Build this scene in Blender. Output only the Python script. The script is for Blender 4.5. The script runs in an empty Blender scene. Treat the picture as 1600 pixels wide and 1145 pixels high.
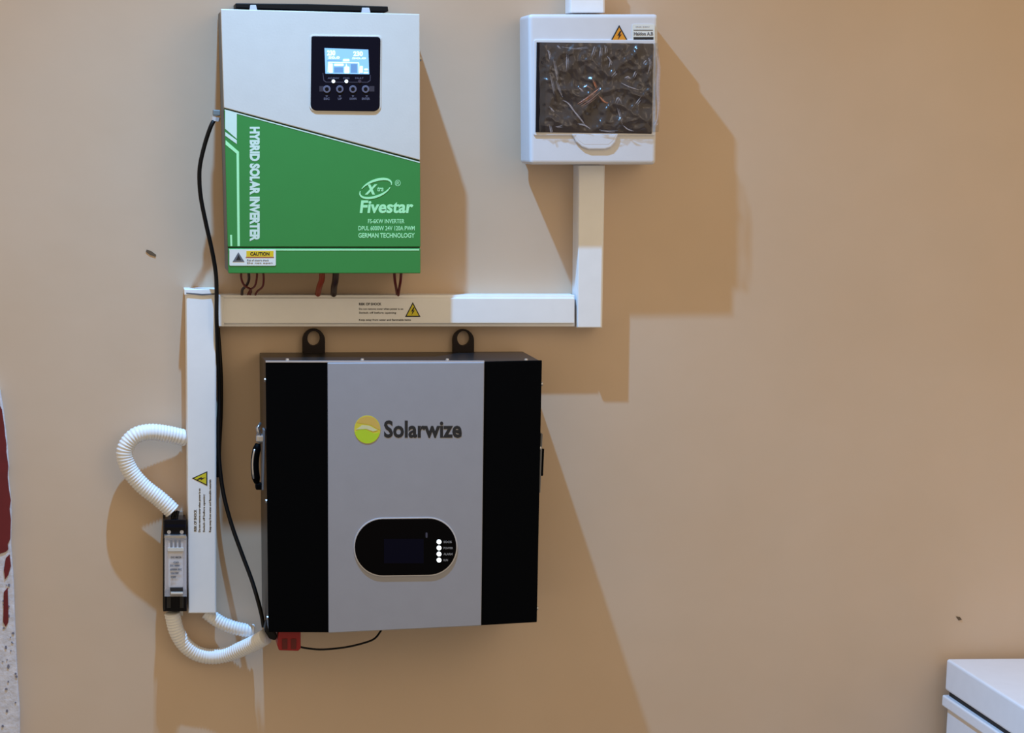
import bpy, bmesh, math, random
from mathutils import Vector, Matrix, noise
random.seed(7)
SC = bpy.context.scene
COL = SC.collection
# ------------------------------------------------------------------ camera
F = 3400.0; D = 3.4; CZ = 1.6
n_c = Vector((-630, 372, -F)).normalized()           # wall normal (world +Y) in camera axes
ROLL = 0.0186
up = Vector((math.sin(ROLL), math.cos(ROLL), 0)); z_c = (up - n_c*up.dot(n_c)).normalized()
x_c = n_c.cross(z_c)
R = Matrix((x_c, n_c, z_c))                           # camera axes -> world axes
cd = bpy.data.cameras.new('camera'); cam = bpy.data.objects.new('camera', cd); COL.objects.link(cam)
cd.sensor_fit = 'HORIZONTAL'; cd.sensor_width = 36; cd.lens = F/1600*36
CAM = Vector((0, -D, CZ))
cam.matrix_world = Matrix.Translation(CAM) @ R.to_4x4()
SC.camera = cam
def P(px, py, d=0.0):
    """world point seen at pixel px,py of the 1600x1145 photograph, d metres in front of the wall"""
    v = R @ Vector((px-800, 572.5-py, -F))
    return CAM + v*((D-d)/v.y)
# ------------------------------------------------------------------ world, lights, exposure
w = bpy.data.worlds.new('room_air'); SC.world = w; w.use_nodes = True
bg = w.node_tree.nodes['Background']; bg.inputs[0].default_value = (1.0, .79, .52, 1); bg.inputs[1].default_value = .655
def light(name, kind, loc, aim, col, power, **k):
    l = bpy.data.lights.new(name, kind); l.color = col; l.energy = power
    for a, b in k.items(): setattr(l, a, b)
    o = bpy.data.objects.new(name, l); COL.objects.link(o); o.location = loc
    o.rotation_euler = (Vector(aim)-Vector(loc)).to_track_quat('-Z', 'Y').to_euler()
    return o
LP = P(365, -800, 0); LP.y = -.46
light('bare_bulb', 'SPOT', LP, LP+Vector((.2, -1.7, -2.0)), (.22, .545, 1.0), 280, spot_size=math.radians(170), spot_blend=1.0, shadow_soft_size=.012)
light('room_lamp', 'AREA', (1.9, -2.6, 2.5), (.9, 0, 1.1), (1.0, .8, .6), 7, shape='DISK', size=1.3)
SC.view_settings.view_transform = 'Standard'; SC.view_settings.look = 'None'
SC.view_settings.exposure = 0.0; SC.view_settings.gamma = 1.0; SC.view_settings.use_curve_mapping = False
# ------------------------------------------------------------------ materials
def s2l(c): return tuple((x/255/12.92 if x/255 <= .04045 else ((x/255+.055)/1.055)**2.4) for x in c)
MATS = {}
def mat(name, rgb, rough=.5, metal=0, emit=0, var=0, scale=40, bump=0, bscale=300, trans=0, alpha=1, spec=.5, coat=0):
    if name in MATS: return MATS[name]
    m = bpy.data.materials.new(name); m.use_nodes = True; nt = m.node_tree; b = nt.nodes['Principled BSDF']
    c = s2l(rgb)
    b.inputs['Base Color'].default_value = (*c, 1); b.inputs['Roughness'].default_value = rough
    b.inputs['Metallic'].default_value = metal; b.inputs['Specular IOR Level'].default_value = spec
    b.inputs['Alpha'].default_value = alpha; b.inputs['Coat Weight'].default_value = coat
    b.inputs['Transmission Weight'].default_value = trans
    if emit: b.inputs['Emission Color'].default_value = (*c, 1); b.inputs['Emission Strength'].default_value = emit
    tc = nt.nodes.new('ShaderNodeTexCoord')
    nz = nt.nodes.new('ShaderNodeTexNoise'); nz.inputs['Scale'].default_value = scale; nz.inputs['Detail'].default_value = 4
    nt.links.new(tc.outputs['Object'], nz.inputs['Vector'])
    v = var or .04
    if not emit:
        mr = nt.nodes.new('ShaderNodeMapRange'); mr.inputs['To Min'].default_value = 1-v; mr.inputs['To Max'].default_value = 1+v
        nt.links.new(nz.outputs['Fac'], mr.inputs['Value'])
        mx = nt.nodes.new('ShaderNodeVectorMath'); mx.operation = 'SCALE'; mx.inputs[0].default_value = c
        nt.links.new(mr.outputs['Result'], mx.inputs['Scale']); nt.links.new(mx.outputs['Vector'], b.inputs['Base Color'])
    if bump:
        n2 = nt.nodes.new('ShaderNodeTexNoise'); n2.inputs['Scale'].default_value = bscale; n2.inputs['Detail'].default_value = 3
        nt.links.new(tc.outputs['Object'], n2.inputs['Vector'])
        bp = nt.nodes.new('ShaderNodeBump'); bp.inputs['Strength'].default_value = bump; bp.inputs['Distance'].default_value = .002
        nt.links.new(n2.outputs['Fac'], bp.inputs['Height']); nt.links.new(bp.outputs['Normal'], b.inputs['Normal'])
    MATS[name] = m; return m
def wall_material():
    m = bpy.data.materials.new('cream_wall_paint'); m.use_nodes = True; nt = m.node_tree; b = nt.nodes['Principled BSDF']
    b.inputs['Roughness'].default_value = .62; b.inputs['Specular IOR Level'].default_value = .25
    tc = nt.nodes.new('ShaderNodeTexCoord')
    n1 = nt.nodes.new('ShaderNodeTexNoise'); n1.inputs['Scale'].default_value = 3.2; n1.inputs['Detail'].default_value = 3
    n2 = nt.nodes.new('ShaderNodeTexNoise'); n2.inputs['Scale'].default_value = 14; n2.inputs['Detail'].default_value = 5
    n3 = nt.nodes.new('ShaderNodeTexNoise'); n3.inputs['Scale'].default_value = 9; n3.inputs['Detail'].default_value = 6
    for n in (n1, n2, n3): nt.links.new(tc.outputs['Object'], n.inputs['Vector'])
    r = nt.nodes.new('ShaderNodeValToRGB'); e = r.color_ramp.elements
    e[0].position = .35; e[0].color = (.60, .45, .325, 1); e[1].position = .65; e[1].color = (.635, .49, .37, 1)
    nt.links.new(n1.outputs['Fac'], r.inputs['Fac'])
    r2 = nt.nodes.new('ShaderNodeValToRGB'); e = r2.color_ramp.elements
    e[0].position = .35; e[0].color = (.605, .465, .345, 1); e[1].position = .7; e[1].color = (.64, .48, .35, 1)
    nt.links.new(n2.outputs['Fac'], r2.inputs['Fac'])
    mx = nt.nodes.new('ShaderNodeMix'); mx.data_type = 'RGBA'; mx.inputs[0].default_value = .4
    nt.links.new(r.outputs['Color'], mx.inputs[6]); nt.links.new(r2.outputs['Color'], mx.inputs[7])
    nt.links.new(mx.outputs[2], b.inputs['Base Color'])
    bp = nt.nodes.new('ShaderNodeBump'); bp.inputs['Strength'].default_value = .10; bp.inputs['Distance'].default_value = .01
    nt.links.new(n3.outputs['Fac'], bp.inputs['Height']); nt.links.new(bp.outputs['Normal'], b.inputs['Normal'])
    return m
WALLM = wall_material()
M_white = mat('white_powder_coat', (206, 202, 196), .45, bump=.05)
M_pvc = mat('white_pvc', (238, 238, 240), .4)
M_abs = mat('white_moulded_plastic', (212, 212, 218), .42, bump=.03)
M_green = mat('green_printed_panel', (44, 132, 58), .55, var=.03)
M_dgreen = mat('dark_green_groove', (14, 60, 26), .6)
M_pgreen = mat('pale_green_print', (170, 240, 180), .5)
M_mint = mat('pale_mint_print', (205, 225, 212), .5)
M_side = mat('grey_steel_side', (112, 114, 120), .5, .2)
M_black = mat('gloss_black_plastic', (8, 9, 17), .3, spec=.15)
M_navy = mat('navy_black_glass', (5, 8, 24), .25, spec=.12)
M_matblack = mat('black_powder_coat', (2, 3, 5), .55, spec=.04)
M_bodyblk = mat('dark_grey_enamel', (34, 31, 32), .32, spec=.35)
M_silver = mat('silver_grey_panel', (150, 150, 158), .5, .0, bump=.03)
M_ink = mat('black_print', (22, 22, 26), .6)
M_greyink = mat('grey_print', (96, 98, 106), .6)
M_dimink = mat('dim_grey_print', (92, 92, 112), .5)
M_yellow = mat('yellow_sticker', (214, 200, 40), .5)
M_amber = mat('amber_sticker', (226, 148, 36), .5)
M_gold = mat('gold_yellow_sticker', (224, 190, 30), .5)
M_sticker = mat('off_white_sticker', (222, 224, 220), .5)
M_rubber = mat('black_rubber', (9, 9, 12), .5, spec=.25)
M_chrome = mat('chrome', (190, 190, 194), .3, .9)
M_darkred = mat('dark_red_insulation', (96, 16, 14), .45)
M_orange = mat('orange_red_insulation', (146, 52, 24), .45)
M_brownw = mat('brown_black_insulation', (46, 22, 20), .45)
M_red = mat('red_plastic', (150, 14, 24), .4)
M_tint = mat('smoked_window', (52, 42, 42), .2, var=.55, scale=14, spec=.2)
M_fold = mat('clear_film_fold', (206, 194, 196), .25, alpha=.30)
M_foldc = mat('copper_glint_film_fold', (214, 140, 104), .25, alpha=.5)  # orange colour paints warm reflections onto the folds
M_lcd = mat('lcd_backlight', (112, 156, 200), emit=1.0)
M_lcd2 = mat('lcd_lit_segment', (196, 240, 250), emit=1.05)
M_lcd3 = mat('lcd_dim_segment', (84, 122, 160), emit=.8)
M_led = mat('lit_white_led', (240, 250, 250), emit=1.3)
M_plaster = mat('chipped_white_plaster', (206, 204, 212), .8, var=.35, scale=90, bump=.5, bscale=150)
M_maroon = mat('maroon_old_paint', (104, 16, 24), .6, var=.2)
M_brown = mat('brown_dust', (96, 78, 58), .8)
M_clear = mat('clear_plastic', (225, 225, 235), .12, alpha=.28)
M_lime = mat('lime_print', (176, 206, 40), .5)
M_lyel = mat('yellow_print', (206, 194, 62), .5)
M_lora = mat('amber_print', (204, 172, 84), .5)
# ------------------------------------------------------------------ object helpers
def link(name, bm, m, parent=None, smooth=False, bevel=0, seg=2):
    bmesh.ops.recalc_face_normals(bm, faces=bm.faces)
    me = bpy.data.meshes.new(name); bm.to_mesh(me); bm.free()
    me.materials.append(m)
    if smooth:
        for p in me.polygons: p.use_smooth = True
    o = bpy.data.objects.new(name, me); COL.objects.link(o)
    if parent:
        o.parent = parent
        root = parent
        off = Vector(parent.get('_o', (0, 0, 0)))
        me.transform(Matrix.Translation(-off)); o['_o'] = tuple(off)
    else: o['_o'] = (0., 0., 0.)
    if bevel:
        md = o.modifiers.new('bevel', 'BEVEL'); md.width = bevel; md.segments = seg; md.limit_method = 'ANGLE'; md.angle_limit = math.radians(40)
    return o
def thing(name, label, cat, base, group=None):
    o = bpy.data.objects.new(name, None); COL.objects.link(o); o.location = base; o['_o'] = tuple(base)
    o.empty_display_size = .02
    return tag(o, label, cat, group)
def tag(o, label, cat, group=None):
    o['label'] = label; o['category'] = cat
    if group: o['group'] = group
    return o
def recentre(o):
    """move the origin of a one-mesh thing to the middle of its mesh"""
    me = o.data; c = sum((v.co for v in me.vertices), Vector())/len(me.vertices)
    me.transform(Matrix.Translation(-c)); o.location = c; return o
def prism_bm(pts, d1, d0, bm=None, holes=None):
    """outline in photo pixels at depth d1 (front), extruded straight back to depth d0"""
    bm = bm or bmesh.new()
    fr = [P(x, y, d1) for x, y in pts]
    a = [bm.verts.new(v) for v in fr]; b = [bm.verts.new((v.x, -d0, v.z)) for v in fr]
    n = len(a)
    if holes:
        loops = [(a, b)]
        for h in holes:
            hf = [P(x, y, d1) for x, y in h]
            loops.append(([bm.verts.new(v) for v in hf], [bm.verts.new((v.x, -d0, v.z)) for v in hf]))
        for side in (0, 1):
            es = []
            for lp in loops:
                L = lp[side]
                for i in range(len(L)): es.append(bm.edges.new((L[i], L[(i+1) % len(L)])))
            bmesh.ops.triangle_fill(bm, use_beauty=True, edges=es)
        for A, B in loops:
            for i in range(len(A)): j = (i+1) % len(A); bm.faces.new((A[i], A[j], B[j], B[i]))
        return bm
    bm.faces.new(a); bm.faces.new(b[::-1])
    for i in range(n): j = (i+1) % n; bm.faces.new((a[i], b[i], b[j], a[j]))
    return bm
def prism(name, pts, d1, d0, m, parent=None, bevel=0, smooth=False, holes=None, seg=2):
    return link(name, prism_bm(pts, d1, d0, holes=holes), m, parent, smooth, bevel, seg)
def rect(x0, y0, x1, y1): return [(x0, y0), (x1, y0), (x1, y1), (x0, y1)]
def rrect(x0, y0, x1, y1, r, n=6, rr=None, ang=0):
    rs = rr or (r, r, r, r); out = []
    for (cx, cy, a0), q in zip(((x0, y0, 180), (x1, y0, 270), (x1, y1, 0), (x0, y1, 90)), rs):
        sx = q if cx == x0 else -q; sy = q if cy == y0 else -q
        for k in range(n+1):
            a = math.radians(a0+90*k/n); out.append((cx+sx+q*math.cos(a), cy+sy+q*math.sin(a)))
            if q == 0: break
    if ang:
        mx, my = (x0+x1)/2, (y0+y1)/2; c, s = math.cos(ang), math.sin(ang)
        out = [(mx+(x-mx)*c-(y-my)*s, my+(x-mx)*s+(y-my)*c) for x, y in out]
    return out
def circ(cx, cy, r, n=20, ry=None): return [(cx+r*math.cos(2*math.pi*k/n), cy+(ry or r)*math.sin(2*math.pi*k/n)) for k in range(n)]
def spline(pts, step=3.0):
    """Catmull-Rom through (px,py,depth)"""
    p = [Vector(q) for q in pts]; p = [2*p[0]-p[1]]+p+[2*p[-1]-p[-2]]; out = []
    for i in range(1, len(p)-2):
        a, b, c, d = p[i-1:i+3]; L = (Vector((c-b)[:2])).length; n = max(2, int(L/step))
        for k in range(n):
            t = k/n; out.append(.5*((2*b)+(-a+c)*t+(2*a-5*b+4*c-d)*t*t+(-a+3*b-3*c+d)*t**3))
    out.append(p[-2]); return [P(*q) for q in out]
def tube_bm(path, rad, n=10, bm=None, cap=True):
    bm = bm or bmesh.new(); rings = []; ref = Vector((0, -1, 0)); N = len(path)
    for i, q in enumerate(path):
        t = (path[min(i+1, N-1)]-path[max(i-1, 0)]).normalized()
        u = t.cross(ref)
        if u.length < .05: u = t.cross(Vector((1, 0, 0)))
        u.normalize(); v = u.cross(t); r = rad(i) if callable(rad) else rad
        rings.append([bm.verts.new(q+(u*math.cos(2*math.pi*k/n)+v*math.sin(2*math.pi*k/n))*r) for k in range(n)])
    for a, b in zip(rings, rings[1:]):
        for k in range(n): j = (k+1) % n; bm.faces.new((a[k], a[j], b[j], b[k]))
    if cap: bm.faces.new(rings[0][::-1]); bm.faces.new(rings[-1])
    return bm
def tube(name, pts, r, m, parent=None, n=10, step=4):
    return link(name, tube_bm(spline(pts, step), r, n), m, parent, True)
def resample(path, ds):
    out = [path[0]]; acc = 0
    for a, b in zip(path, path[1:]):
        L = (b-a).length; t = ds-acc
        while t <= L: out.append(a.lerp(b, t/L)); t += ds
        acc = (acc+L) % ds
    return out
def cyl(name, c, axis, r, h, m, parent=None, n=20, r2=None, bevel=0):
    """c = centre of the base, going h along axis"""
    ax = Vector(axis).normalized(); q = ax.to_track_quat('Z', 'Y'); bm = bmesh.new()
    a = [bm.verts.new(c+q@Vector((r*math.cos(2*math.pi*k/n), r*math.sin(2*math.pi*k/n), 0))) for k in range(n)]
    rr = r if r2 is None else r2
    b = [bm.verts.new(c+q@Vector((rr*math.cos(2*math.pi*k/n), rr*math.sin(2*math.pi*k/n), h))) for k in range(n)]
    bm.faces.new(a[::-1]); bm.faces.new(b)
    for k in range(n): j = (k+1) % n; bm.faces.new((a[k], a[j], b[j], b[k]))
    return link(name, bm, m, parent, False, bevel)
def box(name, x0, x1, y0, y1, z0, z1, m, parent=None, bevel=0, seg=2):
    bm = bmesh.new(); v = [bm.verts.new((x, y, z)) for x in (x0, x1) for y in (y0, y1) for z in (z0, z1)]
    for f in ((0, 1, 3, 2), (4, 6, 7, 5), (0, 4, 5, 1), (2, 3, 7, 6), (0, 2, 6, 4), (1, 5, 7, 3)): bm.faces.new([v[i] for i in f])
    return link(name, bm, m, parent, False, bevel, seg)
TXT = {}
def text_raw(s, bold=0):
    k = (s, bold)
    if k in TXT: return TXT[k]
    cu = bpy.data.curves.new('t', 'FONT'); cu.body = s; cu.size = 1; cu.offset = bold; cu.resolution_u = 3; cu.fill_mode = 'FRONT'
    ob = bpy.data.objects.new('t', cu); COL.objects.link(ob)
    dg = bpy.context.evaluated_depsgraph_get(); me = bpy.data.meshes.new_from_object(ob.evaluated_get(dg))
    vs = [(v.co.x, v.co.y) for v in me.vertices]; fs = [tuple(p.vertices) for p in me.polygons]
    bpy.data.objects.remove(ob); bpy.data.curves.remove(cu); bpy.data.meshes.remove(me)
    TXT[k] = (vs, fs); return TXT[k]
def text(name, s, x0, y0, x1, y1, d, m, parent, bold=.02, rot=0, slant=0, th=.0003):
    """lettering fitted to a pixel box; rot=1 reads downward, rot=-1 reads upward"""
    vs, fs = text_raw(s, bold)
    ax = min(v[0] for v in vs); bx = max(v[0] for v in vs); ay = min(v[1] for v in vs); by = max(v[1] for v in vs)
    bm = bmesh.new(); vv = []
    for x, y in vs:
        u = (x-ax)/(bx-ax)+slant*(y-ay)/(by-ay); v = (y-ay)/(by-ay); u = u/(1+abs(slant))
        if rot == 1: q = (x0+(x1-x0)*v, y0+(y1-y0)*u)
        elif rot == -1: q = (x1-(x1-x0)*v, y1-(y1-y0)*u)
        else: q = (x0+(x1-x0)*u, y1-(y1-y0)*v)
        vv.append(bm.verts.new(P(q[0], q[1], d+th)))
    for f in fs:
        try: bm.faces.new([vv[i] for i in f])
        except ValueError: pass
    bmesh.ops.dissolve_degenerate(bm, dist=1e-7, edges=bm.edges)
    r = bmesh.ops.extrude_face_region(bm, geom=list(bm.faces))
    bmesh.ops.translate(bm, vec=(0, th, 0), verts=[g for g in r['geom'] if isinstance(g, bmesh.types.BMVert)])
    return link(name, bm, m, parent)
def warning_triangle(name, apex, b1, b2, d, m, parent, bolt=True):
    """black bordered triangle with a bolt; three pixel corners"""
    c = ((apex[0]+b1[0]+b2[0])/3, (apex[1]+b1[1]+b2[1])/3)
    t = prism(name, [apex, b1, b2], d+.0004, d, M_ink, parent)
    sh = lambda p, k: (c[0]+(p[0]-c[0])*k, c[1]+(p[1]-c[1])*k)
    prism('sticker_face', [sh(p, .78) for p in (apex, b1, b2)], d+.0007, d+.0004, m, t)
    mid = ((b1[0]+b2[0])/2, (b1[1]+b2[1])/2); ux = ((b2[0]-b1[0])/2, (b2[1]-b1[1])/2); uy = (apex[0]-mid[0], apex[1]-mid[1])
    g = lambda a, b: (mid[0]+ux[0]*a+uy[0]*b, mid[1]+ux[1]*a+uy[1]*b)
    prism('symbol', [g(*q) for q in ((.1, .66), (-.22, .36), (-.02, .38), (-.16, .12), (.26, .44), (.06, .42), (.22, .64))], d+.001, d+.0007, M_ink, t)
    return t
def struct(o): o['kind'] = 'structure'; return o
# ------------------------------------------------------------------ the room
wl = struct(box('wall_back', -2.2, 3.2, 0, .15, 0, 2.9, WALLM))
fl = struct(box('floor', -2.2, 3.2, -4.6, .15, -.1, 0, mat('grey_floor_screed', (128, 118, 104), .7, var=.15)))
# leaning chipped plaster edge at the far left of the wall
jamb = struct(prism('trim_1', [(-60, 560), (0, 610), (5, 640), (8, 665), (11, 690), (14, 730), (13, 745), (16, 770), (18, 800), (17, 850), (21, 905), (23, 960), (25, 1010), (28, 1070), (31, 1110), (31, 1146), (36, 1300), (-60, 1300)], .014, -.001, M_plaster, None, .002))
prism('paint_patch', [(-3, 628), (3, 640), (7, 668), (8, 680), (10, 694), (10, 706), (13, 728), (12, 745), (14, 764), (17, 782), (15, 795), (17, 812), (16, 842), (12, 850), (13, 858), (9, 862), (-3, 866)], .0155, .014, M_maroon, jamb)
prism('paint_patch', [(9, 872), (15, 866), (17, 884), (13, 898), (8, 905), (6, 890)], .0155, .014, M_maroon, jamb)
prism('paint_patch', [(6, 925), (12, 918), (13, 950), (13, 972), (9, 979), (5, 972)], .0155, .014, M_maroon, jamb)
for k in range(46):
    y = random.uniform(905, 1140); x = random.uniform(3, 17+(y-860)*.045); r = random.uniform(.8, 2.2)
    if k < 26: prism('chip', circ(x, y, r, 6, r*random.uniform(.7, 2)), .0150, .0141, mat('grey_chip', (120, 118, 132), .8), jamb)
# small marks on the wall
def speck(pts, label, m=M_brown):
    o = recentre(prism('wall_mark', pts, .0012, -.0005, m)); tag(o, label, 'mark')
speck([(229, 390), (236, 392), (244, 398), (243, 401), (234, 398), (228, 393)], 'small dark scuff on the wall left of the tall white trunking')
speck([(1494, 963), (1500, 964), (1503, 968), (1498, 969)], 'tiny brown chip on the bare wall above the white freezer')
# ------------------------------------------------------------------ trunking
def trunk(name, outline, d, label, lid_inset, base=None, sides='v', end=None):
    c = P(sum(p[0] for p in outline)/4, sum(p[1] for p in outline)/4, 0)
    t = thing(name, label, 'trunking', c)
    prism('base_channel', outline, d-.006, 0, M_pvc, t, .0008)
    (ax, ay), (bx, by), (cx, cy), (dx, dy) = outline
    if sides == 'v': lid = [(ax+lid_inset, ay), (bx-lid_inset, by), (cx-lid_inset, cy), (dx+lid_inset, dy)]
    else: lid = [(ax, ay+lid_inset), (bx, by+lid_inset), (cx, cy-lid_inset), (dx, dy-lid_inset)]
    prism('lid', lid, d, d-.0065, M_pvc, t, .0015)
    return t
TD = .040
t1 = trunk('cable_trunking', [(290, 458), (338, 458), (338, 958), (294, 958)], TD, 'tall white vertical trunking left of the battery, below the inverter', 1.0)
prism('end_cap', [(288, 452), (339, 452), (339, 461), (288, 461)], TD+.002, 0, M_pvc, t1, .001)
prism('lid_gap', [(291, 457), (316, 459), (338, 458), (338, 460), (316, 461.5), (291, 459)], TD+.0022, TD-.001, M_greyink, t1)
warning_triangle('warning_sticker', (300, 747), (324, 736), (324, 759), TD, M_yellow, t1)
for a, b, x in ((796, 830, 305), (763, 831, 312), (772, 831, 319), (749, 831, 328.5)):
    s = {305: 'RISK OF SHOCK', 312: 'Do not remove cover when power is on', 319: 'Switch off before opening', 328.5: 'Keep away from water and flammable materials'}[x]
    text('small_print', s, x-2, a, x+2.2, b, TD, M_ink, t1, .02, rot=-1)
t2 = trunk('cable_trunking', [(339, 461), (898, 461), (898, 510), (339, 510)], TD, 'long white horizontal trunking running between inverter and battery', 4.5, sides='h')
prism('end_joint', [(339, 459), (350, 465), (350, 510), (339, 510)], TD+.0012, TD-.008, M_pvc, t2, .0008)
warning_triangle('warning_sticker', (645, 472), (633, 495), (657, 495), TD, M_yellow, t2)
text('small_print', 'RISK OF SHOCK', 561, 473, 596, 477, TD, M_ink, t2, .03)
text('small_print', 'Do not remove cover when power is on', 561, 481, 630, 485, TD, M_ink, t2, .015)
text('small_print', 'Switch off before opening', 561, 487, 619, 491, TD, M_ink, t2, .015)
text('small_print', 'Keep away from water and flammable items', 561, 498, 642, 502, TD, M_ink, t2, .015)
t3 = trunk('cable_trunking', [(903, 258), (945, 258), (941, 512), (901, 512)], TD+.002, 'white vertical trunking descending from the breaker box', 1.5)
t4 = trunk('cable_trunking', [(890, -60), (945, -60), (945, 20), (890, 20)], TD, 'short white trunking stub entering the breaker box from above', 1.5)
# ------------------------------------------------------------------ inverter
DI = .120
inv = thing('hybrid_inverter', 'white and green wall-mounted hybrid solar inverter with black display', 'inverter', P(500, 420, 0))
prism('chassis', [(346, 16), (655, 24), (656, 426), (357, 426)], DI-.012, .004, M_side, inv, .001)
prism('upper_cover', [(345, 14), (656, 22), (656.5, 250.5), (350, 168.5)], DI, DI-.013, M_white, inv, .0012)
prism('lower_cover', [(350.3, 171), (656.5, 253), (657, 385.6), (356, 385.6)], DI-.0008, DI-.013, M_green, inv, .0008)
prism('bottom_strip', [(356.3, 388), (657, 388), (657, 427), (357, 427)], DI-.0005, DI-.013, M_green, inv, .001)
prism('shadow_gap', [(350.5, 168), (655.5, 250), (656, 426), (357, 426)], DI-.004, DI-.0125, M_dgreen, inv)
g = DI-.0008
prism('diagonal_stripe', [(351, 170.8), (656, 252.8), (656, 254.6), (351, 172.6)], g+.0004, g, M_mint, inv)
prism('printed_stripe', [(351.7, 172.6), (370, 177.6), (370, 217), (351.7, 201)], g+.0004, g, M_mint, inv)
prism('printed_stripe', [(352, 206), (370, 219), (370, 225), (352, 212)], g+.0004, g, M_mint, inv)
prism('printed_stripe', [(352.5, 219), (373.3, 237), (374.8, 384.5), (371, 384.5), (369.5, 240), (352.5, 226)], g+.0004, g, M_pgreen, inv)
prism('printed_stripe', [(359.5, 367), (362.5, 367), (363, 384.5), (360, 384.5)], g+.0004, g, M_pgreen, inv)
prism('printed_line', [(358, 389), (655, 389), (655, 391.4), (358, 391.4)], DI-.0001, DI-.0005, M_pgreen, inv)
text('lettering', 'HYBRID SOLAR INVERTER', 390, 198, 406, 377, g, M_mint, inv, .055, rot=1)
# brand emblem: tilted open ellipse with a letter in it
def arc_band(cx, cy, rx, ry, tilt, a0, a1, w0, w1, n=40):
    o, i = [], []
    for k in range(n+1):
        a = math.radians(a0+(a1-a0)*k/n); w = w0+(w1-w0)*math.sin(math.pi*k/n)
        for lst, q in ((o, w/2), (i, -w/2)):
            x = (rx+q)*math.cos(a); y = (ry+q)*math.sin(a)
            lst.append((cx+x*math.cos(tilt)-y*math.sin(tilt), cy+x*math.sin(tilt)+y*math.cos(tilt)))
    return o+i[::-1]
em = prism('emblem', arc_band(586.5, 295, 25.5, 12, -.36, 28, 205, 1.2, 3.6), g+.0005, g, M_pgreen, inv)
prism('emblem_arc', arc_band(587.5, 294, 25.5, 12, -.36, 215, 378, 1.0, 4.0), g+.0005, g, M_pgreen, em)
text('lettering', 'X', 570, 288, 590, 304, g, M_pgreen, em, .05, slant=.25)
text('lettering', 'tra', 589, 292, 600, 299, g, M_pgreen, em, .02, slant=.1)
text('lettering', '®', 617, 281, 626, 291, g, M_pgreen, em, .0)
text('lettering', 'Fivestar', 562, 313, 647, 333, g, M_pgreen, inv, .03, slant=.03)
text('lettering', 'FS-6KW INVERTER', 575, 342, 632, 349, g, M_pgreen, inv, .015)
text('lettering', 'DPUL 6000W 24V 120A PWM', 560, 353, 648, 360, g, M_pgreen, inv, .015)
text('lettering', 'GERMAN TECHNOLOGY', 560, 364, 648, 371.5, g, M_pgreen, inv, .02)
cs = prism('caution_sticker', rrect(358.5, 389.5, 431, 415, 1.5, 2), DI+.0002, DI-.0005, M_sticker, inv)
e = DI+.0002
prism('yellow_panel', rect(385, 391.8, 427.5, 401), e+.0003, e, M_gold, cs)
text('lettering', 'CAUTION', 391, 393.8, 421, 399.2, e+.0003, M_ink, cs, .03)
prism('red_rule', rect(384, 401.6, 428, 402.6), e+.0003, e, M_red, cs)
text('lettering', 'Risk of electric shock', 386, 405, 420, 408, e, M_greyink, cs, .0)
text('lettering', 'Do not open', 386, 409.5, 426, 412.5, e, M_greyink, cs, .0)
prism('warning_triangle', [(372.5, 394), (363.5, 409), (382, 409)], e+.0003, e, M_greyink, cs)
prism('triangle_mark', [(372.7, 398), (369, 406), (376.5, 406)], e+.0006, e+.0003, M_ink, cs)
# display panel
pan = prism('display_panel', rrect(486, 57, 594, 173.5, 9, 6, rr=(3, 5, 10, 10), ang=.012), DI+.0024, DI-.001, M_navy, inv, .001)
prism('panel_rim', rrect(484, 55, 596, 175.5, 10, 6, rr=(4, 6, 11, 11), ang=.012), DI+.0012, DI-.001, M_white, inv, .0006)
q = DI+.0024
scr = prism('lcd_screen', [(507, 75), (575.5, 77.5), (577, 116), (508.5, 115)], q+.0006, q-.001, M_lcd, pan)
def seg(pts, m=M_lcd2): prism('segment', pts, q+.0009, q+.0006, m, pan)
text('lcd_digits', '230', 511, 78.5, 524, 87, q+.0006, M_lcd2, pan, .05)
text('lcd_digits', '50.0', 513, 88, 531, 92, q+.0006, M_lcd2, pan, .05)
text('lcd_digits', '230', 552, 80, 567, 88, q+.0006, M_lcd2, pan, .05)
text('lcd_digits', '50.0', 550, 89.5, 572, 92.5, q+.0006, M_lcd2, pan, .04)
seg(rrect(536, 92, 546, 96, 1, 2)); seg([(511, 94.2), (534, 94.6), (534, 95.6), (511, 95.3)], M_lcd3)
seg([(513, 96.5), (561, 97.5), (562, 115), (560.5, 115), (559.8, 99), (514.5, 98), (513.2, 113), (511.8, 113)])
seg(rrect(514, 99, 520, 114, 1, 2)); seg(rrect(538, 104, 546, 114.5, 1, 2)); seg([(540, 104), (541, 99), (543, 104)])
seg(rrect(522, 99.5, 537, 103, 1, 2)); seg(rect(522, 105, 536, 113), M_lcd3); seg(rect(548, 100, 558, 113.5), M_lcd3)
seg(rrect(562, 103, 567, 114, 1, 2)); seg(rrect(569, 107, 575, 110, 1, 2)); seg(rrect(568, 112, 575.5, 114.5, 1, 2))
for x, r, m in ((521, 2.7, M_led), (541.3, 2.7, M_led), (562, 2.6, mat('unlit_led', (54, 48, 66), .3))):
    prism('led', circ(x, 127, r, 14), q+.0012, q-.001, m, pan)
for x in (510.7, 531, 551.5, 571.3):
    b = prism('button', circ(x, 139.2, 5.9, 22), q+.0014, q-.001, M_dimink, pan, .0004)
    prism('button_centre', circ(x, 139.2, 3.1, 16), q+.0016, q+.001, M_black, b)
for s, x0, x1 in (('AC/INV', 512, 530), ('CHG', 536, 546), ('FAULT', 555, 568)): text('lettering', s, x0, 120.8, x1, 123.4, q, M_dimink, pan, .02)
for s, x0, x1 in (('ESC', 506, 515), ('UP', 528, 534), ('DOWN', 546.5, 557), ('ENTER', 565.5, 578)): text('lettering', s, x0, 152.5, x1, 156, q, M_dimink, pan, .03)
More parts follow.
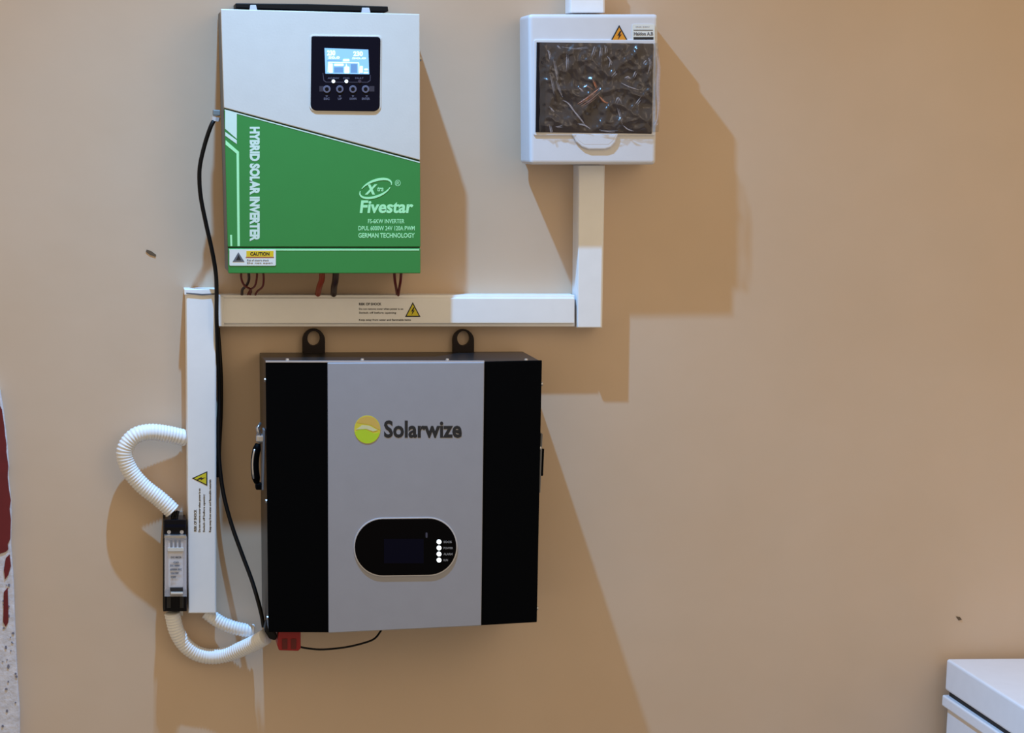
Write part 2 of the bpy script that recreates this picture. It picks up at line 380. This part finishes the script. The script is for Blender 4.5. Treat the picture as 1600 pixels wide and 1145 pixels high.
for x, y in ((510.5, 150), (531, 150), (551.5, 150), (573, 150)): prism('icon', [(x-2, y-.8), (x+2, y-.8), (x+1, y+.8), (x-1, y+.8)], q+.0003, q, M_dimink, pan)
prism('printed_bracket', rect(499, 134.5, 506, 143), q+.0002, q, mat('faint_print', (40, 40, 56), .4), pan)
prism('printed_bracket', rect(577, 134.5, 585, 143), q+.0002, q, MATS['faint_print'], pan)
prism('printed_line', [(504, 114), (505, 114), (506.5, 125), (510, 127.8), (574, 128), (578, 125), (578, 117), (579, 117), (579, 126), (575, 129), (509, 128.8), (505.4, 126)], q+.0003, q, mat('faint_line', (60, 60, 80), .4), pan)
# bracket, side screws, gland
mb = prism('mounting_bracket', [(368, 5), (480, 6), (606, 10), (607, 18), (480, 16), (368, 12)], .055, 0, M_rubber, inv, .001)
prism('bracket_clip', [(391, 8), (400, 8), (402, 16), (390, 16)], .060, .05, M_abs, inv, .0005)
prism('bracket_clip', [(566, 12), (577, 12), (579, 20), (565, 20)], .060, .05, M_abs, inv, .0005)
cyl('side_screw', P(655, 92, .1)+Vector((0, 0, 0)), (1, 0, 0), .0035, .003, M_chrome, inv, 12)
for y in (92, 250, 400):
    cyl('side_screw', P(346+ (y-14)*.029, y, .05)+Vector((.0005, 0, 0)), (-1, 0, 0), .003, .002, M_chrome, inv, 12)
for k in range(9):
    a = P(656, 120+k*14, DI-.02); box('vent_slot', a.x-.004, a.x+.0006, .0-.095, -.03, a.z-.0015, a.z+.0015, M_ink, inv)
gl = thing('cable_gland', 'small grey cable gland on the left side of the inverter', 'gland', P(341, 180, .07))
gp = P(343, 176, .085)
box('gland_block', gp.x-.010, gp.x+.001, -.091, -.079, gp.z-.005, gp.z+.004, mat('grey_plastic', (122, 126, 126), .5), gl, .0015)
cyl('gland_nut', P(337, 183, .085), (-.1, 0, -1), .0075, .006, M_abs, gl, 8, .0065)
# ------------------------------------------------------------------ wires below the inverter
def wire(label, pts, r, m, grp='wires between inverter and trunking', step=3):
    o = recentre(tube('wire', pts, r, m, None, 8, step)); tag(o, label, 'wire', grp); return o
wire('dark red wire, leftmost of those under the inverter', [(377, 422, .075), (377, 435, .075), (382, 446, .062), (392, 453, .045), (390, 463, .028)], .0017, M_darkred)
wire('dark brown wire crossing behind the leftmost red one under the inverter', [(388, 422, .06), (389, 436, .06), (385, 446, .055), (379, 452, .045), (378, 463, .028)], .0022, M_brownw)
wire('red-brown wire, third from the left under the inverter', [(402, 422, .07), (401, 436, .07), (398, 447, .06), (391, 453, .045), (386, 463, .028)], .0016, M_darkred)
wire('red-brown wire, fourth from the left under the inverter', [(411, 422, .07), (412, 436, .07), (410, 448, .06), (402, 455, .045), (398, 463, .028)], .0016, M_darkred)
wire('orange-red thick wire under the middle of the inverter', [(503, 422, .07), (503, 436, .068), (499, 448, .055), (496, 463, .025)], .0045, M_orange)
wire('thick black wire beside the orange one under the inverter', [(525, 422, .07), (524, 438, .068), (522, 448, .055), (521, 463, .025)], .0050, M_brownw)
wire('dark red wire, left one of the close pair under the inverter right end', [(616, 422, .07), (617, 438, .065), (619, 450, .05), (621, 463, .025)], .0022, M_darkred)
wire('dark red wire, right one of the close pair under the inverter right end', [(627, 422, .07), (626, 438, .065), (624, 450, .05), (622, 463, .03)], .0022, M_darkred)
# ------------------------------------------------------------------ breaker box
DB = .093
bb = thing('breaker_box', 'white plastic breaker box with smoked window still under crumpled film', 'breaker box', P(915, 255, 0))
prism('back_box', [(828, 25), (1026, 25), (1022, 254), (829, 254)], .055, 0, M_abs, bb, .002)
prism('cover_frame', [(826, 22), (1029, 22), (1025, 257), (828, 257)], DB-.001, .012, M_abs, bb, .006, seg=4,
      holes=None)
prism('door_rim', rrect(834, 62, 1024.5, 212, 3, 3), DB+.0012, DB-.004, M_abs, bb, .001)
prism('window_pane', [(838.7, 66), (1021, 68), (1018.5, 209), (837, 206.5)], DB+.0025, DB-.002, M_tint, bb, .0008)
prism('window_edge', [(838.7, 66), (853, 67), (852, 206.5), (837, 206.5)], DB+.0028, DB+.002, mat('window_edge_black', (12, 12, 22), .3, spec=.15), bb)
# latch handle below the window
hd = [(893, 209), (900, 222), (909, 230), (920, 234), (945, 234), (955, 231), (962, 223), (967, 209)]
prism('door_latch', hd, DB+.0032, DB-.002, M_abs, bb, .003, seg=3)
prism('latch_recess', [(897, 210), (963, 210), (958, 220), (951, 226), (913, 226), (904, 220)], DB+.0034, DB+.002, M_abs, bb, .001)
# sticker triangle with an amber face
warning_triangle('warning_sticker', (967.5, 39), (953.5, 65), (982, 65), DB, M_amber, bb)
lb = prism('rating_label', rrect(988, 38, 1023, 67, 2, 2), DB+.0001, DB-.0012, M_sticker, bb)
prism('black_bar', rect(990, 58, 1021, 65), DB+.0004, DB+.0001, M_ink, lb)
prism('rule', rect(990, 46.5, 1020, 47.7), DB+.0004, DB+.0001, M_greyink, lb)
text('lettering', 'Haldon A.B', 990.5, 50, 1020.5, 55.5, DB+.0001, M_greyink, lb, .03)
text('lettering', 'IP40 230V', 993.5, 41, 1015, 43.2, DB+.0001, mat('light_grey_print', (160, 160, 170), .6), lb, .0)
# film: a crumpled clear sheet with its folds
def film():
    bm = bmesh.new(); nx, ny = 110, 84; g_ = []
    for j in range(ny+1):
        row = []
        for i in range(nx+1):
            u = i/nx; v = j/ny; x = 843+u*186; y = 67+v*139
            x += 2.2*noise.noise((v*6, 3, u)) * (1 if 0 < i < nx else 1); y += 1.5*noise.noise((u*6, 9, v))
            h = 0
            for s_, a_ in ((.035, 1), (.08, .45), (.17, .16)):
                h += a_*(1-abs(noise.noise((x*s_, y*s_*.8, 4.2)))*2.2)
            edge = min(1, min(u, 1-u, v, 1-v)*14)
            row.append(bm.verts.new(P(x, y, DB+.0034+max(0, h)*.0050*(.2+.8*edge))))
        g_.append(row)
    for j in range(ny):
        for i in range(nx): bm.faces.new((g_[j][i], g_[j][i+1], g_[j+1][i+1], g_[j+1][i]))
    m = bpy.data.materials.new('clear_protective_film'); m.use_nodes = True; nt = m.node_tree; b = nt.nodes['Principled BSDF']
    tr = nt.nodes.new('ShaderNodeBsdfTransparent'); ms = nt.nodes.new('ShaderNodeMixShader'); ms.inputs[0].default_value = .34
    b.inputs['Base Color'].default_value = (.075, .06, .062, 1); b.inputs['Roughness'].default_value = .24; b.inputs['Specular IOR Level'].default_value = 1; b.inputs['IOR'].default_value = 1.7
    nt.links.new(tr.outputs[0], ms.inputs[1]); nt.links.new(b.outputs[0], ms.inputs[2]); nt.links.new(ms.outputs[0], nt.nodes['Material Output'].inputs[0])
    return link('protective_film', bm, m, bb, True)
fm = film()
def fold(pts, wd, m=M_fold, lift=.0074):
    path = []
    for k, (x, y) in enumerate(pts): path.append((x, y, DB+lift))
    sp = spline(path, 3); N = len(sp)
    bm = tube_bm(sp, lambda i: max(.00025, wd*.001*math.sin(math.pi*min(.98, max(.02, i/(N-1))))), 6)
    link('film_fold', bm, m, fm, True)
def zz(x, y): return (780+x/4.09, y/4.09)
for pts, wd, m in (
    ([zz(345, 380), zz(365, 470), zz(372, 520)], 1.7, M_fold), ([zz(365, 520), zz(385, 580), zz(405, 620)], 1.5, M_fold),
    ([zz(325, 480), zz(340, 545), zz(350, 600)], 1.5, M_fold), ([zz(430, 345), zz(432, 400), zz(430, 450)], 1.5, M_fold),
    ([zz(405, 640), zz(440, 660), zz(500, 740)], 1.6, M_fold), ([zz(460, 690), zz(510, 750), zz(550, 800)], 1.6, M_fold),
    ([zz(500, 790), zz(545, 800), zz(585, 825)], 1.5, M_fold), ([zz(500, 665), zz(570, 620), zz(645, 560)], 2.0, M_foldc),
    ([zz(520, 680), zz(590, 635), zz(640, 590)], 1.0, M_foldc), ([zz(595, 505), zz(610, 540), zz(622, 570)], 1.3, M_foldc),
    ([zz(635, 610), zz(670, 650), zz(700, 655)], 1.7, M_foldc), ([zz(540, 540), zz(580, 560), zz(600, 575)], 1.0, M_foldc),
    ([zz(610, 295), zz(600, 330), zz(587, 362)], 1.4, M_fold), ([zz(650, 300), zz(645, 340), zz(640, 365)], 1.7, M_fold),
    ([zz(675, 290), zz(680, 320), zz(675, 350)], 1.2, M_fold), ([zz(690, 360), zz(710, 390), zz(700, 430)], 1.1, M_fold),
    ([zz(715, 490), zz(735, 470), zz(745, 455)], 1.5, M_fold), ([zz(780, 530), zz(830, 555), zz(895, 575)], 1.4, M_fold),
    ([zz(800, 500), zz(825, 490), zz(835, 505)], 1.6, M_fold), ([zz(855, 490), zz(865, 470), zz(870, 455)], 1.2, M_fold),
    ([zz(740, 660), zz(760, 625), zz(785, 665)], 1.5, M_fold), ([zz(755, 690), zz(770, 740), zz(790, 800)], 1.0, M_fold),
    ([zz(870, 665), zz(890, 640), zz(905, 620)], 1.2, M_fold), ([zz(955, 370), zz(965, 410), zz(950, 470)], 1.7, M_fold),
    ([zz(920, 410), zz(930, 395), zz(940, 385)], 1.4, M_fold), ([zz(310, 320), zz(320, 350), zz(322, 380)], 1.3, M_fold),
    ([zz(372, 290), zz(380, 302), zz(388, 312)], 1.8, M_fold), ([zz(320, 680), zz(335, 700), zz(350, 715)], 1.6, M_fold),
    ([zz(322, 800), zz(328, 830), zz(332, 850)], 1.5, M_fold), ([zz(360, 810), zz(385, 808), zz(405, 798)], 1.2, M_fold),
    ([zz(790, 800), zz(820, 825), zz(860, 838)], 1.2, M_fold), ([zz(510, 560), zz(525, 575), zz(530, 590)], 1.8, M_fold),
    ([zz(1000, 300), zz(1016, 420), zz(1012, 560), zz(1016, 700), zz(1000, 820)], 2.6, M_fold),
    ([zz(985, 800), zz(1000, 790), zz(1008, 760)], 1.8, M_fold), ([zz(560, 300), zz(480, 310), zz(400, 300)], .8, M_fold),
    ([zz(640, 830), zz(700, 838), zz(760, 834)], .8, M_fold)):
    fold(pts, wd*.85, m); fold([(x+2.5, y+1.5) for x, y in pts[:-1]+[((pts[-1][0]+pts[-2][0])/2, (pts[-1][1]+pts[-2][1])/2)]], wd*.4, m)
# ------------------------------------------------------------------ battery
DBT = .160
bt = thing('wall_battery', 'black and silver wall-mounted battery with oval display and chrome latch', 'battery', P(625, 985, 0))
prism('case', [(416, 566.5), (846, 564.5), (838, 971), (420, 986)], DBT-.004, .006, M_bodyblk, bt, .0012)
prism('side_panel', [(415, 565), (513, 566), (514, 988), (419.5, 987.5)], DBT, DBT-.005, M_matblack, bt, .001)
prism('side_panel', [(756, 565), (847, 563), (839, 972), (751, 977)], DBT, DBT-.005, M_matblack, bt, .001)
prism('centre_panel', [(512, 567), (757, 566), (752, 977.5), (513.5, 989)], DBT+.004, DBT-.005, M_silver, bt, .0012)
prism('edge_highlight', [(415, 563.5), (757, 563.5), (757, 566.5), (415, 566.5)], DBT+.0006, DBT-.003, mat('painted_edge_highlight', (190, 188, 196), .3, .6), bt, .0005)  # pale bar paints the highlight along the battery's top front edge
c_ = DBT+.004
lg = prism('logo', circ(574, 671, 20.5, 36, 22), c_+.0004, c_, M_lyel, bt)
low = [(554, 675), (561, 671), (569, 669), (576, 673), (584, 677), (592, 676)] + [(574+20*math.cos(math.radians(a)), 671+21.5*math.sin(math.radians(a))) for a in range(16, 166, 10)]
prism('logo_wave', low, c_+.0006, c_+.0004, M_lime, lg)
prism('logo_wave', [(557, 660), (563, 653), (574, 650), (585, 653), (593, 664), (594, 672), (588, 669), (580, 664), (570, 662)], c_+.0006, c_+.0004, M_lora, lg)
prism('logo_wave', [(556, 671), (566, 664), (577, 665), (590, 672), (583, 674), (572, 670)], c_+.0008, c_+.0006, mat('pale_print', (206, 206, 160), .5), lg)
text('lettering', 'Solarwize', 600, 656.5, 721.5, 684, c_, M_ink, bt, .03)
prism('display_ring', rrect(552.5, 808.5, 715, 900.5, 45.5, 12, ang=-.012), c_+.0012, c_-.001, mat('pale_metal_ring', (196, 196, 204), .35, .4), bt, .0005)
dp = prism('display_window', rrect(554.5, 810.5, 713, 898.5, 43.7, 12, ang=-.012), c_+.002, c_-.001, mat('display_black', (2, 2, 5), .25, spec=.06), bt, .0004)
prism('screen', rect(600, 842, 662, 880), c_+.0023, c_+.002, mat('dark_blue_screen', (6, 7, 24), .25, spec=.06), dp)
for y, l in ((846.5, 13), (856, 15), (865.5, 14), (875, 7)):
    prism('led', circ(686, y, 3.7, 16), c_+.003, c_+.001, M_led, dp)
    text('lettering', {13: 'SOC%', 15: 'POWER', 14: 'ALARM', 7: 'RUN'}[l], 693, y-1.6, 693+l, y+1.8, c_+.002, mat('mid_grey_print', (130, 130, 134), .5), dp, .03)
prism('icon', rrect(665, 832, 668, 840, 1, 2), c_+.0023, c_+.002, mat('faint_icon', (60, 62, 84), .4), dp)
for x in (449, 566, 699, 822):
    cyl('top_screw', P(x, 562.5, DBT-.004), (0, 0, 1), .0032, .0025, M_chrome, bt, 12, .0022)
for y in (594, 783, 965):
    cyl('side_screw', P(415+(y-565)*.01, y, DBT-.012), (-1, 0, 0), .003, .0022, M_chrome, bt, 12)
for y in (600, 700, 950):
    cyl('side_screw', P(846-(y-565)*.02, y, DBT-.010), (1, 0, 0), .003, .0022, M_chrome, bt, 12)
for x0, x1 in ((473, 508), (708, 741)):
    cx = (x0+x1)/2; r = (x1-x0)/2
    out = [(cx+r*math.cos(math.radians(a)), 532+r*1.05*math.sin(math.radians(a))) for a in range(180, 361, 12)]+[(x1, 575), (x0, 575)]
    prism('mounting_lug', out, .012, .0, mat('dark_bracket_steel', (26, 15, 16), .4, spec=.25), bt, .0008, holes=[circ(cx, 528.5, 10, 24, 11.5)])
# toggle latch on the left side
def latch(x, s, y0, d, full=True):
    a = P(x, y0, d)
    lt = box('latch_plate', min(a.x, a.x+s*.003), max(a.x, a.x+s*.003), a.y-.012, a.y+.012, a.z-.088, a.z+.004, M_side, bt, .0006)
    if full:
        bow = [a+Vector((s*.006, -.008, -.008)), a+Vector((s*.011, -.009, .006)), a+Vector((s*.007, 0, .012)), a+Vector((s*.011, .009, .006)), a+Vector((s*.006, .008, -.02))]
        link('latch_hook', tube_bm(bow, .0022, 8), M_chrome, lt, True)
        box('latch_claw', min(a.x, a.x+s*.013), max(a.x, a.x+s*.013), a.y-.011, a.y+.007, a.z-.016, a.z-.004, M_chrome, lt, .003)
        lev = []
        for k in range(9): t = k/8; lev.append(a+Vector((s*(.010+.004*math.sin(math.pi*t)), -.006, -.018-.060*t)))
        link('latch_lever', tube_bm(lev, lambda i: .0062 if 0 < i < 8 else .004, 10), M_matblack, lt, True)
        link('lever_highlight', tube_bm([p+Vector((s*.0035, -.0048, 0)) for p in lev[1:-1]], .0016, 8), M_chrome, lt, True)  # thin chrome bar standing in for the highlight on the black lever
        box('latch_foot', min(a.x, a.x+s*.012), max(a.x, a.x+s*.012), a.y-.011, a.y+.006, a.z-.088, a.z-.078, M_matblack, lt, .002)
    else:
        link('latch_lever', tube_bm([a+Vector((s*.004, -.006, -.02-.006*k)) for k in range(8)], .0035, 8), M_matblack, lt, True)
    return lt
latch(413.5, -1, 674, .125)
latch(842.5, 1, 680, .125, False)
# terminals under the battery
tm = thing('terminal_connector', 'red plug-in power connector under the battery left corner', 'connector', P(450, 1005, .09))
prism('housing', [(436, 986), (470, 986), (470, 1013), (466, 1017), (436, 1016), (433, 1008)], .125, .085, M_red, tm, .0012)
prism('socket', rect(441, 998, 449, 1014), .1262, .124, M_darkred, tm)
prism('socket', rect(455, 998, 463, 1014), .1262, .124, M_darkred, tm)
pl = recentre(prism('cable_plug', [(416, 972), (428, 986), (434, 994), (430, 1001), (421, 998), (413, 986)], .12, .095, M_rubber, None, .002)); tag(pl, 'black cable plug at the bottom left corner of the battery', 'plug')
o = recentre(tube('thin_cable', [(466, 1010, .1), (482, 1013, .1), (505, 1014.5, .095), (540, 1011, .09), (570, 1004, .08), (586, 997, .07), (596, 984, .06)], .0016, M_rubber)); tag(o, 'thin black cable drooping below the battery from the red connector', 'cable')
# ------------------------------------------------------------------ long black cable
o = recentre(tube('black_cable', [(336, 186, .085), (330, 196, .09), (321, 222, .085), (313, 255, .08), (311.5, 280, .075), (314, 310, .07), (322, 350, .065), (331, 390, .06), (337, 425, .055), (338.5, 455, .052), (338.5, 500, .052), (341, 560, .035), (343, 620, .022), (341, 680, .025), (343.5, 730, .028), (350, 775, .030), (362, 820, .034), (378, 865, .042), (393, 905, .052), (403, 938, .062), (409, 962, .068), (412, 980, .072)], .0032, M_rubber, None, 12)); tag(o, 'long black cable from the inverter gland down beside the trunking to the battery', 'cable')
o = recentre(tube('black_cable', [(340, 512, .008), (343.5, 560, .010), (345, 600, .012), (344.5, 650, .012), (342, 700, .010), (341, 745, .008)], .0036, M_rubber, None, 10)); tag(o, 'short thick black tube bulging out behind the right edge of the tall trunking', 'cable')  # black tube following a dark band beside the trunking
# ------------------------------------------------------------------ corrugated conduits
def conduit(label, pts, r, pitch=.0046, amp=.0011):
    path = resample(spline(pts, 2), pitch/4)
    rr = (r-amp, r, r, r-amp*.6)
    o = link('flexible_conduit', tube_bm(path, lambda i: rr[i % 4], 18), M_pvc, None, True)
    recentre(o); tag(o, label, 'conduit', None); return o
conduit('white corrugated conduit curling in an S from the trunking to the small breaker', [(289, 684, .020), (280, 682, .024), (260, 677.5, .028), (235, 675, .032), (213, 680, .034), (199, 694, .034), (195, 712, .034), (203, 735, .034), (222, 758, .034), (246, 777, .034), (260, 789, .034), (270, 799, .034)], .0132)
conduit('white corrugated conduit sagging from the small breaker to the battery corner', [(269, 957, .026), (271, 967, .025), (276, 986, .023), (288, 1006, .020), (306, 1020, .0175), (330, 1025.5, .0175), (357, 1021.5, .023), (385, 1010.5, .042), (403, 1001.5, .059), (415, 994.5, .070)], .0125)
conduit('short white corrugated conduit from the trunking end to the battery corner', [(322, 956, .019), (332, 964, .021), (347, 973.5, .024), (366, 980.5, .027), (384, 984.5, .029), (397, 986, .028)], .0110)
# ------------------------------------------------------------------ small breaker left of the trunking
cb = thing('circuit_breaker', 'small clear and black rail-mounted breaker left of the tall trunking', 'breaker', P(273, 955, 0))
prism('rail', rect(262, 800, 286, 962), .008, 0, M_chrome, cb)
prism('terminal_block', rect(256, 812, 291, 844), .048, .006, M_black, cb, .001)
prism('terminal_block', rect(257, 922, 292, 955), .048, .006, M_black, cb, .001)
prism('body', rect(258, 842, 291, 926), .044, .006, mat('pale_breaker_plastic', (176, 172, 180), .4), cb, .001)
prism('front_face', rrect(263, 846, 286, 918, 2, 2), .058, .04, M_abs, cb, .001)
prism('clear_cover', rect(257, 838, 292, 932), .060, .058, M_clear, cb, .0006)
prism('cover_bar', rect(257, 836.5, 291, 841.5), .060, .046, M_chrome, cb, .0005)
prism('upper_ridge', rect(258, 820, 290, 824), .050, .046, M_navy, cb, .0004)
for x in (266, 272.5, 279): prism('slot', rect(x, 844, x+3.6, 855), .0590, .056, M_ink, cb)
prism('white_bar', rrect(262, 856, 287, 861, 1, 2), .061, .056, M_white, cb)
for s, y, x0, x1 in (('DC MCB', 869, 267, 283), ('C63', 877, 271, 279), ('DC 500V', 882, 266, 281), ('6000A IEC', 888, 266, 284), ('ON OFF', 894, 267, 279), ('OFF', 900, 267, 275)):
    text('lettering', s, x0, y, x1, y+3.2, .0605, M_greyink, cb, .03)
prism('toggle', rect(266, 918, 286, 924), .062, .05, M_ink, cb, .0006)
prism('toggle_edge', rect(267, 925, 286, 928.5), .064, .05, M_white, cb, .0005)
for x in (264, 284):
    prism('terminal_post', rect(x-3, 932, x+3, 950), .051, .046, M_ink, cb, .0004)
    cyl('terminal_screw', P(x, 831, .048), (0, -1, 0), .003, .001, M_chrome, cb, 12)
prism('end_fin', rect(255, 804, 257.6, 955), .030, .004, M_ink, cb)
for x, l in ((269, 'left'), (275, 'right')):
    o = recentre(tube('wire', [(x+3, 798, .034), (x+1, 806, .034), (x, 816, .036)], .0028, M_rubber)); tag(o, l+' black wire entering the top of the small breaker from the conduit', 'wire', 'wires into the small breaker')
# ------------------------------------------------------------------ freezer
p0 = P(1479, 1029, .02)
fz = thing('chest_freezer', 'white chest freezer against the wall in the bottom right corner', 'freezer', (p0.x+.45, -.32, 0))
X0 = p0.x; Y0 = -.62; Y1 = -.02; Z1 = p0.z
Mfz = mat('white_enamel', (236, 236, 242), .35)
box('lid', X0, X0+.95, Y0, Y1, Z1-.053, Z1, Mfz, fz, .004, 3)
box('gasket', X0+.006, X0+.944, Y0+.006, Y1-.006, Z1-.063, Z1-.05, M_rubber, fz)
box('rim', X0-.003, X0+.953, Y0-.003, Y1+.003, Z1-.081, Z1-.062, Mfz, fz, .003, 3)
box('cabinet', X0+.004, X0+.946, Y0+.004, Y1-.004, .03, Z1-.078, Mfz, fz, .004)
box('lid_handle', X0+.38, X0+.56, Y0-.02, Y0, Z1-.045, Z1-.015, M_abs, fz, .004)
for x in (.05, .9):
    for y in (Y0+.05, Y1-.05):
        cyl('foot', Vector((X0+x, y, 0)), (0, 0, 1), .02, .035, M_rubber, fz, 16)
for x in (.15, .75): box('lid_hinge', X0+x, X0+x+.06, Y1-.012, Y1+.008, Z1-.12, Z1-.01, M_side, fz, .002)
for o in list(SC.objects):
    if '_o' in o: del o['_o']
